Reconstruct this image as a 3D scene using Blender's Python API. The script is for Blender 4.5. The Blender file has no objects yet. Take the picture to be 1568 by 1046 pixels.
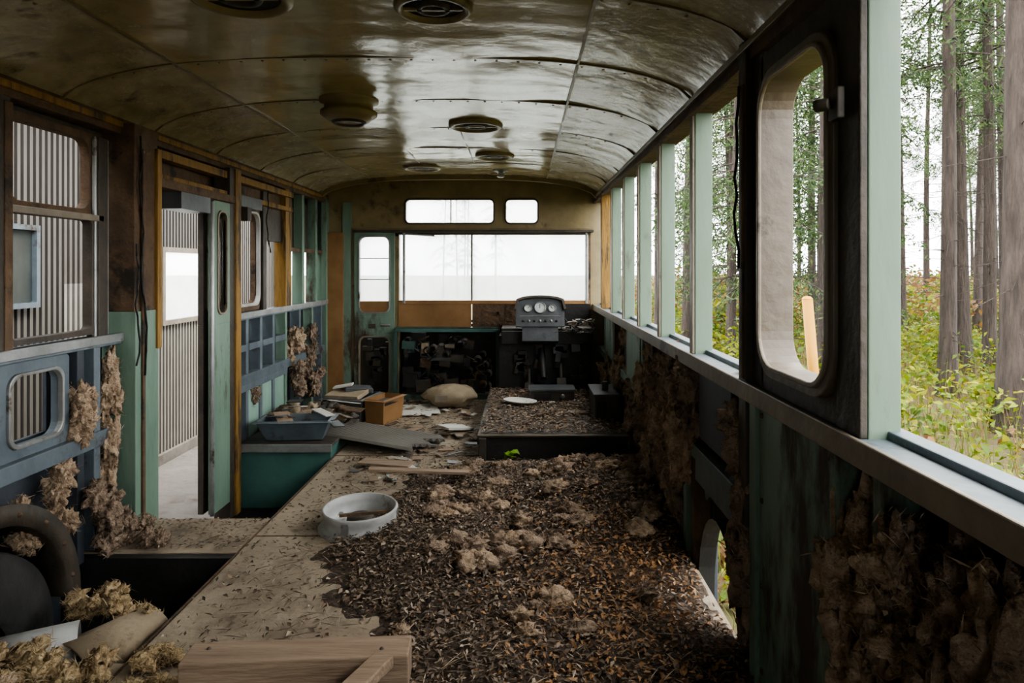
import bpy, bmesh, math, random
import numpy as np
from mathutils import Vector, Matrix, noise
random.seed(7); rng=np.random.default_rng(7)
scn=bpy.context.scene
try: scn.view_settings.look='AgX - Medium High Contrast'
except Exception: pass
R=math.radians

# ------------------------------------------------------------ materials
def pmat(name,c1,c2=None,scale=6,rough=.7,metal=0,bump=.2,c3=None,c3thr=.55,bscale=None,detail=8,stretch=(1,1,1),rough2=None,spec=.5,c3w=.08,c3scale=None,bdist=.02):
    m=bpy.data.materials.new(name); m.use_nodes=True
    nt=m.node_tree; N=nt.nodes; L=nt.links; b=N['Principled BSDF']
    b.inputs['Metallic'].default_value=metal; b.inputs['Roughness'].default_value=rough
    b.inputs['Specular IOR Level'].default_value=spec
    tc=N.new('ShaderNodeTexCoord'); mp=N.new('ShaderNodeMapping'); mp.inputs['Scale'].default_value=stretch
    L.new(tc.outputs['Object'],mp.inputs['Vector'])
    n=N.new('ShaderNodeTexNoise'); n.inputs['Scale'].default_value=scale; n.inputs['Detail'].default_value=detail; n.inputs['Roughness'].default_value=.65
    L.new(mp.outputs[0],n.inputs['Vector'])
    r=N.new('ShaderNodeValToRGB'); r.color_ramp.elements[0].position=.32; r.color_ramp.elements[1].position=.68
    r.color_ramp.elements[0].color=(*c1,1); r.color_ramp.elements[1].color=(*(c2 or c1),1)
    L.new(n.outputs['Fac'],r.inputs['Fac']); col=r.outputs['Color']
    if c3:
        n2=N.new('ShaderNodeTexNoise'); n2.inputs['Scale'].default_value=c3scale or scale*.45; n2.inputs['Detail'].default_value=12; n2.inputs['Roughness'].default_value=.7
        L.new(mp.outputs[0],n2.inputs['Vector'])
        r2=N.new('ShaderNodeValToRGB'); r2.color_ramp.elements[0].position=c3thr; r2.color_ramp.elements[1].position=c3thr+c3w
        L.new(n2.outputs['Fac'],r2.inputs['Fac'])
        mx=N.new('ShaderNodeMixRGB'); L.new(r2.outputs['Color'],mx.inputs['Fac']); L.new(col,mx.inputs['Color1']); mx.inputs['Color2'].default_value=(*c3,1)
        col=mx.outputs['Color']
        if rough2 is not None:
            mr=N.new('ShaderNodeMapRange'); mr.inputs['To Min'].default_value=rough; mr.inputs['To Max'].default_value=rough2
            L.new(r2.outputs['Color'],mr.inputs['Value']); L.new(mr.outputs[0],b.inputs['Roughness'])
    L.new(col,b.inputs['Base Color'])
    if bump:
        nb=N.new('ShaderNodeTexNoise'); nb.inputs['Scale'].default_value=bscale or scale*3; nb.inputs['Detail'].default_value=8
        L.new(mp.outputs[0],nb.inputs['Vector'])
        bp=N.new('ShaderNodeBump'); bp.inputs['Strength'].default_value=bump; bp.inputs['Distance'].default_value=bdist
        L.new(nb.outputs['Fac'],bp.inputs['Height']); L.new(bp.outputs[0],b.inputs['Normal'])
    return m

def attrmat(name,rough=.7,transl=0.0,spec=.3):
    m=bpy.data.materials.new(name); m.use_nodes=True
    nt=m.node_tree; N=nt.nodes; L=nt.links; b=N['Principled BSDF']
    a=N.new('ShaderNodeAttribute'); a.attribute_name='Col'
    L.new(a.outputs['Color'],b.inputs['Base Color']); b.inputs['Roughness'].default_value=rough; b.inputs['Specular IOR Level'].default_value=spec
    if transl>0:
        t=N.new('ShaderNodeBsdfTranslucent'); L.new(a.outputs['Color'],t.inputs['Color'])
        mx=N.new('ShaderNodeMixShader'); mx.inputs[0].default_value=transl
        L.new(b.outputs[0],mx.inputs[1]); L.new(t.outputs[0],mx.inputs[2]); L.new(mx.outputs[0],N['Material Output'].inputs['Surface'])
    return m

M={}
M['ceil']=pmat('ceiling_olive_gloss',(.27,.215,.105),(.40,.325,.17),scale=3,rough=.16,bump=.22,bscale=3.2,c3=(.15,.105,.05),c3thr=.56,rough2=.38,spec=.95,bdist=.045,c3scale=4.5,c3w=.2,detail=5)
M['cove']=pmat('ceiling_cove_peeling',(.22,.18,.10),(.40,.345,.22),scale=9,rough=.25,bump=.45,bscale=9,c3=(.085,.06,.032),c3thr=.56,rough2=.6,spec=.7,c3scale=8,c3w=.12)
M['seam']=pmat('seam_trim',(.12,.09,.045),(.20,.155,.08),rough=.4,bump=.1)
M['green']=pmat('faded_green_paint',(.10,.165,.12),(.17,.245,.185),scale=5,rough=.6,bump=.25,c3=(.05,.033,.022),c3thr=.55,rough2=.9,stretch=(1,1,.35))
M['post']=pmat('window_post_green',(.10,.15,.10),(.145,.205,.145),scale=5,rough=.55,bump=.15,c3=(.05,.038,.022),c3thr=.60,stretch=(1,1,.3))
M['dark']=pmat('dark_weathered_metal',(.026,.021,.015),(.062,.048,.034),scale=8,rough=.6,bump=.3)
M['rust']=pmat('rusty_brown',(.055,.033,.018),(.13,.078,.04),scale=9,rough=.8,bump=.5,c3=(.022,.016,.01),c3thr=.56)
M['blue']=pmat('bluegrey_steel',(.075,.095,.11),(.125,.155,.17),scale=6,rough=.5,bump=.2,c3=(.045,.028,.018),c3thr=.57,rough2=.9)
M['navy']=pmat('dark_navy_skin',(.02,.026,.033),(.045,.053,.062),scale=5,rough=.6,bump=.2)
M['ochre']=pmat('ochre_wood',(.17,.092,.016),(.28,.155,.03),scale=7,rough=.7,bump=.3,stretch=(4,4,.6),c3=(.045,.028,.012),c3thr=.52)
M['alu']=pmat('dull_aluminium',(.22,.225,.215),(.36,.365,.355),scale=8,rough=.42,metal=.6,bump=.15,c3=(.08,.06,.04),c3thr=.57,rough2=.8)
M['rim']=pmat('taupe_window_rim',(.15,.12,.085),(.22,.185,.135),scale=8,rough=.5,bump=.2,c3=(.05,.035,.022),c3thr=.58)
M['rim2']=pmat('beige_window_rim',(.09,.07,.048),(.14,.112,.08),scale=8,rough=.5,bump=.2,c3=(.035,.025,.016),c3thr=.58)
M['teal']=pmat('teal_panel',(.035,.105,.088),(.07,.16,.135),scale=4,rough=.55,bump=.15,c3=(.035,.028,.02),c3thr=.57)
M['tealdk']=pmat('teal_rail',(.025,.06,.05),(.05,.10,.085),scale=6,rough=.5,bump=.15,c3=(.025,.018,.012),c3thr=.55)
M['pale']=pmat('pale_green_panel',(.18,.29,.235),(.26,.38,.31),scale=4,rough=.6,bump=.1,c3=(.09,.07,.045),c3thr=.6)
M['ply']=pmat('plywood_floor',(.21,.165,.115),(.34,.28,.20),scale=4,rough=.85,bump=.4,bscale=25,c3=(.10,.075,.05),c3thr=.51,c3w=.25,c3scale=3)
M['plank']=pmat('plank_wood',(.19,.13,.085),(.30,.22,.15),scale=5,rough=.8,bump=.4,stretch=(.6,6,6))
M['soil']=pmat('leaf_soil',(.03,.019,.012),(.075,.05,.031),scale=22,rough=.95,bump=.9,bscale=45)
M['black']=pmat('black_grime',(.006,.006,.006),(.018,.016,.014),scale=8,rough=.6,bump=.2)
M['rubber']=pmat('tyre_rubber',(.012,.012,.012),(.03,.028,.026),scale=10,rough=.75,bump=.3)
M['card']=pmat('brown_hardboard',(.18,.09,.03),(.27,.15,.06),scale=4,rough=.7,bump=.1)
M['head']=pmat('header_olive',(.17,.13,.06),(.26,.205,.10),scale=5,rough=.42,bump=.15,c3=(.07,.05,.025),c3thr=.58)
M['wool']=pmat('glasswool_tan',(.25,.175,.115),(.52,.40,.285),scale=22,rough=1,bump=.8,bscale=90,c3=(.10,.07,.045),c3thr=.58,spec=.02)
M['wool2']=pmat('glasswool_grey_brown',(.16,.115,.082),(.38,.29,.215),scale=24,rough=1,bump=.8,bscale=90,c3=(.06,.043,.031),c3thr=.56,spec=.02)
M['wool3']=pmat('glasswool_yellow',(.30,.215,.115),(.50,.385,.235),scale=24,rough=1,bump=.8,bscale=90,spec=.02,c3=(.13,.09,.05),c3thr=.54)
M['enamel']=pmat('old_white_enamel',(.30,.30,.285),(.44,.44,.415),scale=6,rough=.4,bump=.15,c3=(.12,.085,.05),c3thr=.55)
M['paper']=pmat('dirty_paper',(.42,.40,.35),(.58,.56,.50),scale=6,rough=.85,bump=.1)
M['foam']=pmat('beige_foam',(.24,.185,.12),(.36,.29,.20),scale=7,rough=.9,bump=.4,c3=(.11,.075,.045),c3thr=.58)
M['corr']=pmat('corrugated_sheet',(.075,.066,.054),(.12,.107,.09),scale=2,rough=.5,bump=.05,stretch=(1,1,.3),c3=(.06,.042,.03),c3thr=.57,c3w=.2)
M['groove']=pmat('sheet_groove_shade',(.036,.031,.025),(.055,.048,.039),scale=5,rough=.8,bump=.05)  # rib shading painted in: darker groove colour makes the corrugation show as stripes
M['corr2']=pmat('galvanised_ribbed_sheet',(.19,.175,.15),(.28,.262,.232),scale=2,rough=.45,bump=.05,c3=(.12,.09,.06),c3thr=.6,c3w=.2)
M['groove2']=pmat('pale_sheet_groove_shade',(.11,.10,.083),(.16,.145,.123),scale=5,rough=.8,bump=.05)  # painted groove shade for the paler ribbed sheets
M['concrete']=pmat('concrete_path',(.12,.105,.088),(.20,.18,.155),scale=5,rough=.9,bump=.3,c3=(.09,.07,.045),c3thr=.55)
M['ground']=pmat('forest_floor',(.07,.048,.022),(.09,.08,.028),scale=1.2,rough=1,bump=.8,bscale=12,c3=(.10,.06,.03),c3thr=.55,c3w=.2)
M['bark']=pmat('conifer_bark',(.022,.016,.012),(.07,.053,.042),scale=7,rough=1,bump=1.0,bscale=20,stretch=(2.5,2.5,.35),bdist=.05)
M['yellow']=pmat('yellow_pole_paint',(.36,.17,.001),(.42,.20,.002),rough=.6,bump=.05)
M['gauge']=pmat('gauge_face',(.36,.38,.36),(.52,.54,.52),scale=20,rough=.35,bump=0)
M['panelgrey']=pmat('instrument_grey',(.04,.044,.046),(.075,.08,.082),scale=8,rough=.4,bump=.1)
M['leaf']=attrmat('leaf_litter_mat',.6,spec=.4)
M['fuzz']=attrmat('glasswool_fibre',.9,.4,spec=.05)
M['fol']=attrmat('foliage_mat',.6,.35)

def glass(name,opac,col=(.85,.92,.9),scale=3):
    m=bpy.data.materials.new(name); m.use_nodes=True
    nt=m.node_tree; N=nt.nodes; L=nt.links; N.remove(N['Principled BSDF']); out=N['Material Output']
    tr=N.new('ShaderNodeBsdfTransparent'); tl=N.new('ShaderNodeBsdfTranslucent'); tl.inputs['Color'].default_value=(*col,1)
    gl=N.new('ShaderNodeBsdfGlossy'); gl.inputs['Roughness'].default_value=.05
    tc=N.new('ShaderNodeTexCoord'); n=N.new('ShaderNodeTexNoise'); n.inputs['Scale'].default_value=scale; n.inputs['Detail'].default_value=8
    L.new(tc.outputs['Object'],n.inputs['Vector'])
    mr=N.new('ShaderNodeMapRange'); mr.inputs['From Min'].default_value=.3; mr.inputs['From Max'].default_value=.7
    mr.inputs['To Min'].default_value=opac*.75; mr.inputs['To Max'].default_value=min(1,opac*1.25); L.new(n.outputs['Fac'],mr.inputs['Value'])
    m1=N.new('ShaderNodeMixShader'); L.new(mr.outputs[0],m1.inputs[0]); L.new(tr.outputs[0],m1.inputs[1]); L.new(tl.outputs[0],m1.inputs[2])
    m2=N.new('ShaderNodeMixShader'); m2.inputs[0].default_value=.05; L.new(m1.outputs[0],m2.inputs[1]); L.new(gl.outputs[0],m2.inputs[2])
    L.new(m2.outputs[0],out.inputs['Surface']); return m
M['wglass']=glass('dusty_glass',.45)
M['dglass']=glass('grimy_glass',.35,(.3,.27,.2))

# ------------------------------------------------------------ mesh builder
class B:
    def __init__(s): s.v=[]; s.f=[]; s.m=[]; s.mats=[]; s.sm=[]
    def mi(s,k):
        if k not in s.mats: s.mats.append(k)
        return s.mats.index(k)
    def add(s,vs,fs,k,smooth=False,mtx=None):
        o=len(s.v); 
        for p in vs:
            p=Vector(p)
            if mtx is not None: p=mtx@p
            s.v.append(tuple(p))
        i=s.mi(k)
        for f in fs: s.f.append(tuple(o+a for a in f)); s.m.append(i); s.sm.append(smooth)
    def box(s,x0,x1,y0,y1,z0,z1,k,mtx=None):
        vs=[(x,y,z) for x in(x0,x1) for y in(y0,y1) for z in(z0,z1)]
        fs=[(0,1,3,2),(4,6,7,5),(0,4,5,1),(2,3,7,6),(0,2,6,4),(1,5,7,3)]
        s.add(vs,fs,k,mtx=mtx)
    def rot(s,cx,cy,cz,dx,dy,dz,k,rx=0,ry=0,rz=0):
        m=Matrix.Translation((cx,cy,cz))@Matrix.Rotation(R(rz),4,'Z')@Matrix.Rotation(R(ry),4,'Y')@Matrix.Rotation(R(rx),4,'X')
        s.box(-dx/2,dx/2,-dy/2,dy/2,-dz/2,dz/2,k,m)
    def lathe(s,prof,k,mtx,n=32,sx=1,sy=1,cap=False):
        vs=[];fs=[]
        for r,z in prof:
            for i in range(n):
                a=2*math.pi*i/n; vs.append((r*math.cos(a)*sx,r*math.sin(a)*sy,z))
        for j in range(len(prof)-1):
            for i in range(n):
                a=j*n+i;b=j*n+(i+1)%n; fs.append((a,b,b+n,a+n))
        if cap: fs.append(tuple(range((len(prof)-1)*n,len(prof)*n))); fs.append(tuple(range(n))[::-1])
        s.add(vs,fs,k,True,mtx)
    def cyl(s,p,q,r,k,n=10,r2=None):
        p=Vector(p);q=Vector(q);d=q-p; m=Matrix.Translation(p)@d.to_track_quat('Z','Y').to_matrix().to_4x4()
        s.lathe([(r,0),(r2 or r,d.length)],k,m,n,cap=True)
    def tube(s,pts,r,k,n=8):
        for a,b in zip(pts[:-1],pts[1:]): s.cyl(a,b,r,k,n)
    def ring(s,ax,p0,p1,a0,a1,b0,b1,wa,wb,ri,ro,k,seg=6):
        def loop(a0,a1,b0,b1,r):
            L=[]
            for cx,cy,st in((a1-r,b1-r,0),(a0+r,b1-r,90),(a0+r,b0+r,180),(a1-r,b0+r,270)):
                for i in range(seg+1):
                    t=R(st+90*i/seg); L.append((cx+r*math.cos(t),cy+r*math.sin(t)))
            return L
        I=loop(a0,a1,b0,b1,ri); O=loop(a0-wa,a1+wa,b0-wb,b1+wb,max(ro,.0005)); n=len(I)
        P=(lambda a,b,p:(p,a,b)) if ax=='x' else (lambda a,b,p:(a,p,b))
        vs=[P(a,b,p0) for a,b in I]+[P(a,b,p0) for a,b in O]+[P(a,b,p1) for a,b in I]+[P(a,b,p1) for a,b in O]
        fs=[]
        for i in range(n):
            j=(i+1)%n
            fs+= [(i,j,n+j,n+i),(2*n+i,3*n+i,3*n+j,2*n+j),(i,2*n+i,2*n+j,j),(n+i,n+j,3*n+j,3*n+i)]
        s.add(vs,fs,k)
    def obj(s,name,bevel=0,parent=None):
        me=bpy.data.meshes.new(name); me.from_pydata(s.v,[],s.f)
        for k in s.mats: me.materials.append(M[k])
        me.polygons.foreach_set('material_index',s.m); me.polygons.foreach_set('use_smooth',s.sm); me.update()
        bm=bmesh.new(); bm.from_mesh(me); bmesh.ops.recalc_face_normals(bm,faces=bm.faces); bm.to_mesh(me); bm.free()
        o=bpy.data.objects.new(name,me); scn.collection.objects.link(o)
        if bevel:
            bv=o.modifiers.new('bev','BEVEL'); bv.width=bevel; bv.segments=2; bv.limit_method='ANGLE'; bv.angle_limit=R(50)
        if parent: o.parent=parent
        return o
def leafmesh(bd_name,C,L,W,col,mat,up=.35,parent=None,hang=False,fold=.25):
    n=len(C); a=rng.uniform(0,2*np.pi,n)
    if hang: d=np.stack([np.cos(a)*.6,np.sin(a)*.6,rng.uniform(-1.0,.1,n)],1)
    else: d=np.stack([np.cos(a),np.sin(a),rng.normal(0,up,n)],1)
    d/=np.linalg.norm(d,axis=1)[:,None]
    nr=np.stack([rng.normal(0,up*1.2,n),rng.normal(0,up*1.2,n),np.ones(n)],1)
    if hang: nr=rng.normal(0,1,(n,3))
    s=np.cross(nr,d); s/=np.linalg.norm(s,axis=1)[:,None]+1e-9; up_=np.cross(d,s)
    L=L[:,None];W=W[:,None]
    v=np.stack([C-d*L*.5,C+s*W*.5+up_*W*fold-d*L*.08,C+d*L*.5,C-s*W*.5+up_*W*fold-d*L*.08],1).reshape(-1,3)
    base=np.arange(n)[:,None]*4
    f=np.concatenate([base+np.array([[0,1,2]]),base+np.array([[0,2,3]])],1).reshape(-1,3)
    return v,f,np.repeat(col,4,0)
def npobj(name,parts,mats,trunk=None):
    V=[];Fc=[];C=[];MI=[];o=0
    for v,f,c,mi in parts: V.append(v);Fc.append(f+o);C.append(c);MI.append(np.full(len(f),mi));o+=len(v)
    V=np.concatenate(V);Fc=np.concatenate(Fc);C=np.concatenate(C);MI=np.concatenate(MI)
    me=bpy.data.meshes.new(name); me.vertices.add(len(V)); me.vertices.foreach_set('co',V.astype('f').ravel())
    me.loops.add(len(Fc)*3); me.loops.foreach_set('vertex_index',Fc.astype('i').ravel())
    me.polygons.add(len(Fc)); me.polygons.foreach_set('loop_start',np.arange(0,len(Fc)*3,3,dtype='i')); me.polygons.foreach_set('material_index',MI.astype('i'))
    me.update(calc_edges=True); me.validate()
    at=me.color_attributes.new('Col','FLOAT_COLOR','POINT'); at.data.foreach_set('color',np.concatenate([C,np.ones((len(C),1))],1).astype('f').ravel())
    for k in mats: me.materials.append(M[k])
    return me
def pick(pal,n,var=.25):
    pal=np.array(pal); c=pal[rng.integers(0,len(pal),n)]; return np.clip(c*rng.uniform(1-var,1+var,(n,1)),0,1)

def cz(x):
    t=min(1,abs((x+.53)/1.15)); return 1.70+.165*(1-t**3.2)**.6
XL,XR=-1.68,.62; YF=5.85; YB=-2.6

# ------------------------------------------------------------ ceiling
b=B()
nx,ny=64,200; xs=[-.53-1.15*math.cos(math.pi*i/nx) for i in range(nx+1)]
vs=[]
for j in range(ny+1):
    y=YB+(YF-YB)*j/ny
    for x in xs:
        d=.010*noise.noise((x*2.2,y*2.6,3))+.003*noise.noise((x*6,y*6,1))
        if abs(((y-.3)%.62)-.31)>.29: d+=.003
        vs.append((x,y,cz(x)+d))
fa=[];fb=[]
for j in range(ny):
    for i in range(nx):
        a=j*(nx+1)+i; xm=(xs[i]+xs[i+1])/2
        (fa if -1.26<xm<.2 else fb).append((a,a+1,a+nx+2,a+nx+1))
b.add(vs,fa,'ceil',True)
i3=b.mi('cove')
for f in fb: b.f.append(f); b.m.append(i3); b.sm.append(True)
b.obj('ceiling')

b=B()
def prof_strip(y0,y1,off,x0=XL,x1=XR,k='seam',n=40):
    vs=[];fs=[]
    for i in range(n+1):
        x=x0+(x1-x0)*i/n; z=cz(x)-off
        vs+=[(x,y0,z),(x,y1,z),(x,y0,z+off+.01),(x,y1,z+off+.01)]
    for i in range(n):
        a=4*i; fs+=[(a,a+1,a+5,a+4),(a,a+4,a+6,a+2),(a+1,a+3,a+7,a+5)]
    b.add(vs,fs,k)
for k in range(-4,9): prof_strip(.61+.62*k,.61+.62*k+.008,.0025)
for X in(.2,-1.26): b.box(X-.005,X+.005,YB,YF,cz(X)-.004,cz(X)+.01,'seam')
for X,y0,y1 in((-.9,3.09,3.71),(-.35,3.71,4.95),(-.75,4.33,4.95)): b.box(X-.003,X+.003,y0,y1,cz(X)-.003,cz(X)+.01,'seam')
prof_strip(5.62,5.66,.035,k='head')
for k in range(-1,9):
    for i in range(26):
        x=-1.5+i*.078; y=.61+.62*k+.03
        b.lathe([(.006,0),(.004,-.003),(.0008,-.004)],'seam',Matrix.Translation((x,y,cz(x)-.001)),6)
b.obj('trim_1')

def vent(x,y,r,drop,name,domed=False):
    v=B(); T=Matrix.Translation((x,y,cz(x)))
    if domed:
        v.lathe([(r*1.15,0),(r*1.15,-.012),(r*.95,-.02),(r*.95,-drop*.5),(r*1.1,-drop*.55),(r*1.1,-drop*.7),(r*.75,-drop),(r*.3,-drop*1.02),(.001,-drop*.98)],'head',T)
        v.lathe([(r*.7,-drop*.98),(r*.6,-drop*1.1),(r*.5,-drop*1.02)],'dark',T)
    else:
        v.lathe([(r*1.2,.0),(r*1.2,-.012),(r*1.1,-.022),(r,-.022),(r*.92,-.004),(r*.9,0)],'head',T)
        v.lathe([(r*.93,-.006),(r*.5,-.004),(.001,-.004)],'black',T)
        v.lathe([(r*.55,-.006),(r*.5,-.018),(r*.35,-.018),(r*.3,-.006)],'dark',T)
        v.rot(x,y,cz(x)-.014,r*1.8,.012,.008,'head'); 
    v.obj(name)
vent(-.79,3.1,.115,.10,'ceiling_vent',True)
vent(-.25,3.62,.12,.03,'ceiling_vent')
vent(-.19,4.6,.11,.03,'ceiling_vent')
vent(-.76,5.15,.12,.03,'ceiling_vent')
vent(-.26,1.98,.095,.03,'ceiling_vent')
vent(-.79,1.90,.12,.03,'ceiling_vent')
v=B(); T=Matrix.Translation((-.17,5.3,cz(-.17))); v.lathe([(.06,0),(.06,-.01),(.03,-.02),(.02,-.04),(.035,-.05),(.02,-.06),(.001,-.06)],'alu',T); v.obj('ceiling_lamp')

# ------------------------------------------------------------ right wall
b=B()
posts=[(-1.9,-1.83),(-1.28,-1.21),(-.62,-.55),(.02,.1),(.6,.67)]
b.box(.625,.685,1.235,1.33,.78,1.72,'post'); b.box(.61,.625,1.236,1.33,.79,1.70,'dark')
for y in(2.465,3.07,3.63,4.18,4.74,5.28): b.box(.622,.685,y,y+.045,.78,1.72,'post'); b.box(.612,.624,y+.004,y+.045,.79,1.70,'rim')
for y0,y1 in posts: b.box(.62,.685,y0,y1,.78,1.72,'post')
b.box(.60,.69,1.84,1.90,.40,1.72,'dark'); b.box(.595,.605,1.85,1.87,.8,1.6,'rust')
b.box(.60,.69,5.2,5.27,.79,1.70,'ochre')
b.box(.61,.70,YB,YF,1.66,1.72,'rust'); b.box(.598,.612,YB,YF,1.69,1.71,'seam'); b.box(.60,.62,1.9,YF,1.65,1.668,'rust')
b.box(.60,.70,YB,YF,.765,.79,'blue'); b.box(.592,.602,YB,YF,.745,.795,'rim'); b.box(.66,.70,YB,YF,.78,.805,'blue')
b.ring('x',.620,.69,1.36,1.745,.845,1.575,.03,.075,.085,.01,'dark')
b.ring('x',.600,.688,1.345,1.735,.855,1.565,.024,.024,.085,.105,'rim2')
b.box(.62,.69,1.76,1.84,.79,1.66,'dark')
b.ring('x',.594,.604,1.352,1.728,.862,1.558,.012,.012,.08,.09,'rim')
for z in(1.38,): b.box(.585,.60,1.27,1.31,z,z+.06,'dark'); b.cyl((.58,1.29,z+.03),(.56,1.31,z+.03),.012,'dark')
def skin(y0,y1,z0,z1,k='navy',x0=.70,x1=.715): b.box(x0,x1,y0,y1,z0,z1,k)
skin(YB,2.02,-.35,.77); skin(2.50,YF,-.35,.77); skin(2.02,2.50,.26,.77)
n=16; vs=[];fs=[]
for i in range(n+1):
    t=math.pi*i/n; y=2.26-.24*math.cos(t); z=-.3+.56*math.sin(t)**.6 if 0<i<n else -.3
    vs+=[(.70,y,z),(.70,y,.27),(.64,y,z)]
for i in range(n): a=3*i; fs+=[(a,a+1,a+4,a+3),(a,a+3,a+5,a+2)]
b.add(vs,fs,'black')
b.box(.618,.70,1.345,1.80,-.12,.765,'green'); b.box(.606,.62,1.78,1.83,-.1,.77,'green'); b.box(.610,.62,1.33,1.36,-.1,.77,'green')
for z in(.72,.5,.28,.06):
    for y in(1.37,1.76): b.lathe([(.008,0),(.006,.004),(.001,.006)],'rust',Matrix.Translation((.617,y,z))@Matrix.Rotation(R(-90),4,'Y'),8)
for y in(-1.9,-1.3,-.6,.05,.62,.98,1.20,1.94,2.54,2.66,3.07,3.35,3.63,4.18,4.74,5.28): b.box(.635,.70,y,y+.04,-.05,.77,'rust' if int(y*10)%2 else 'green')
b.box(.63,.69,1.9,YF,.40,.45,'green'); b.box(.62,.66,1.9,2.46,.34,.46,'blue'); b.box(.64,.70,YB,1.3,.42,.46,'green')
b.box(.625,.70,2.05,2.42,.50,.74,'navy'); b.box(.63,.66,3.68,4.15,.45,.74,'green'); b.box(.63,.66,4.78,5.2,.1,.74,'green')
b.rot(.66,2.2,.42,.03,.5,.05,'blue',rx=-28)
b.obj('wall_right',bevel=.003)

# ------------------------------------------------------------ left wall
b=B()
b.box(-1.76,-1.66,YB,YF,1.655,1.72,'rust'); b.box(-1.665,-1.65,YB,YF,1.68,1.705,'ochre')
b.box(-1.70,-1.645,3.0,4.9,1.60,1.64,'ochre'); b.box(-1.70,-1.645,3.0,4.9,1.50,1.53,'ochre')
b.box(-1.745,-1.735,YB,YF,1.61,1.66,'dark'); b.box(-1.745,-1.735,3.0,4.9,1.46,1.66,'rust')
for y0,y1 in((YB,2.82),(3.9,YF)):
    b.box(-1.74,-1.655,y0,y1,.79,.83,'blue'); b.box(-1.66,-1.645,y0,y1,.80,.835,'alu')
    b.box(-1.72,-1.66,y0,y1,.40,.46,'blue')
b.box(-1.775,-1.76,YB,2.2,-.3,.8,'navy'); b.box(-1.775,-1.76,2.52,2.86,-.3,.8,'navy'); b.box(-1.775,-1.76,2.2,2.52,-.3,.5,'navy'); b.box(-1.775,-1.76,3.9,YF,-.3,.80,'navy')
b.ring('x',-1.73,-1.69,2.24,2.50,.50,.74,.045,.045,.05,.02,'blue'); b.ring('x',-1.70,-1.68,2.245,2.495,.505,.735,.012,.012,.05,.05,'alu')
for y,k in((-1.8,'blue'),(-1,'blue'),(-.2,'blue'),(.6,'blue'),(1.4,'blue'),(2.0,'blue'),(2.56,'navy'),(2.66,'blue'),(4.12,'blue'),(4.34,'blue'),(4.56,'blue'),(4.80,'green'),(5.1,'blue'),(5.4,'green'),(5.65,'blue')):
    b.box(-1.74,-1.67,y,y+.04,-.02,.80,k)
for y in(-1.8,-1.2,-.6,0,.6,1.2,1.75): b.box(-1.75,-1.67,y,y+.06,.82,1.66,'green')
b.box(-1.75,-1.665,2.14,2.22,.82,1.66,'dark'); b.box(-1.68,-1.66,2.19,2.225,.80,1.64,'rust')
b.ring('x',-1.74,-1.70,2.26,2.68,1.33,1.60,.03,.03,.05,.01,'rust')
b.ring('x',-1.73,-1.69,2.26,2.68,.86,1.285,.03,.02,.02,.005,'dark')
b.box(-1.70,-1.68,2.22,2.74,1.285,1.31,'rim')
b.box(-1.70,-1.685,2.69,2.705,.82,1.62,'alu'); b.box(-1.70,-1.685,2.765,2.78,.82,1.62,'alu'); b.box(-1.73,-1.68,2.705,2.765,.82,1.62,'dark')
b.box(-1.765,-1.75,YB,2.1,.8,1.68,'dark')
b.box(-1.74,-1.60,2.82,3.0,-.05,.92,'green'); b.box(-1.74,-1.605,2.82,3.0,.92,1.70,'rust'); b.box(-1.61,-1.59,2.975,3.01,.75,1.62,'ochre')
b.box(-1.60,-1.59,2.86,2.88,-.02,1.6,'rust')
b.box(-1.73,-1.62,3.86,3.93,-.3,1.66,'ochre'); b.box(-1.72,-1.63,3.80,3.86,-.3,1.66,'dark')
b.ring('x',-1.74,-1.70,4.02,4.36,.88,1.44,.05,.045,.06,.02,'rust'); b.ring('x',-1.71,-1.68,4.02,4.36,.88,1.44,.015,.015,.06,.06,'enamel')
b.box(-1.74,-1.68,4.42,4.48,.82,1.66,'dark'); b.box(-1.74,-1.66,4.78,4.90,.82,1.66,'ochre'); b.box(-1.73,-1.69,4.48,4.80,1.28,1.5,'dark')
b.box(-1.75,-1.70,3.93,4.80,1.50,1.66,'rust')
for y0,y1 in((3.94,4.12),(4.16,4.34),(4.38,4.56),(4.60,4.80)): b.box(-1.70,-1.665,y0,y1,.60,.64,'blue')
b.box(-1.70,-1.68,4.14,4.80,.03,.40,'pale'); b.box(-1.70,-1.66,4.0,4.82,.36,.40,'blue')
for z in (1.46,): 
    b.box(-1.68,-1.64,3.98,4.30,z,z+.07,'panelgrey'); b.box(-1.68,-1.62,4.02,4.08,z-.08,z,'dark')
for y in(5.17,5.5,5.78): b.box(-1.75,-1.67,y,y+.05,.82,1.66,'green')
b.box(-1.745,-1.735,4.9,5.8,1.24,1.66,'dark'); b.box(-1.70,-1.68,4.9,5.8,1.22,1.25,'rust')
b.obj('wall_left',bevel=.003)

b=B()
def leaf(y0,y1,x0,x1,kk='teal'):
    b.ring('x',x0,x1,y0+.05,y1-.05,.86,1.40,.05,.06,.04,.004,kk)
    b.box(x0,x1,y0,y1,-.2,.80,kk); b.ring('x',x0-.004,x1+.008,y0+.05,y1-.05,.86,1.40,.012,.012,.04,.05,'rim')
    b.box(x0+.008,x1-.012,y0+.05,y1-.05,.86,1.40,'dglass')
leaf(3.60,3.80,-1.66,-1.63,'green'); leaf(3.60,3.79,-1.715,-1.685,'dark')
b.box(-1.70,-1.60,3.01,3.80,1.46,1.50,'rust')
b.box(-1.72,-1.60,3.2,3.50,1.38,1.46,'panelgrey')
b.cyl((-1.63,3.58,-.2),(-1.63,3.58,1.45),.012,'alu')
b.obj('door_1',bevel=.002)

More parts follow.
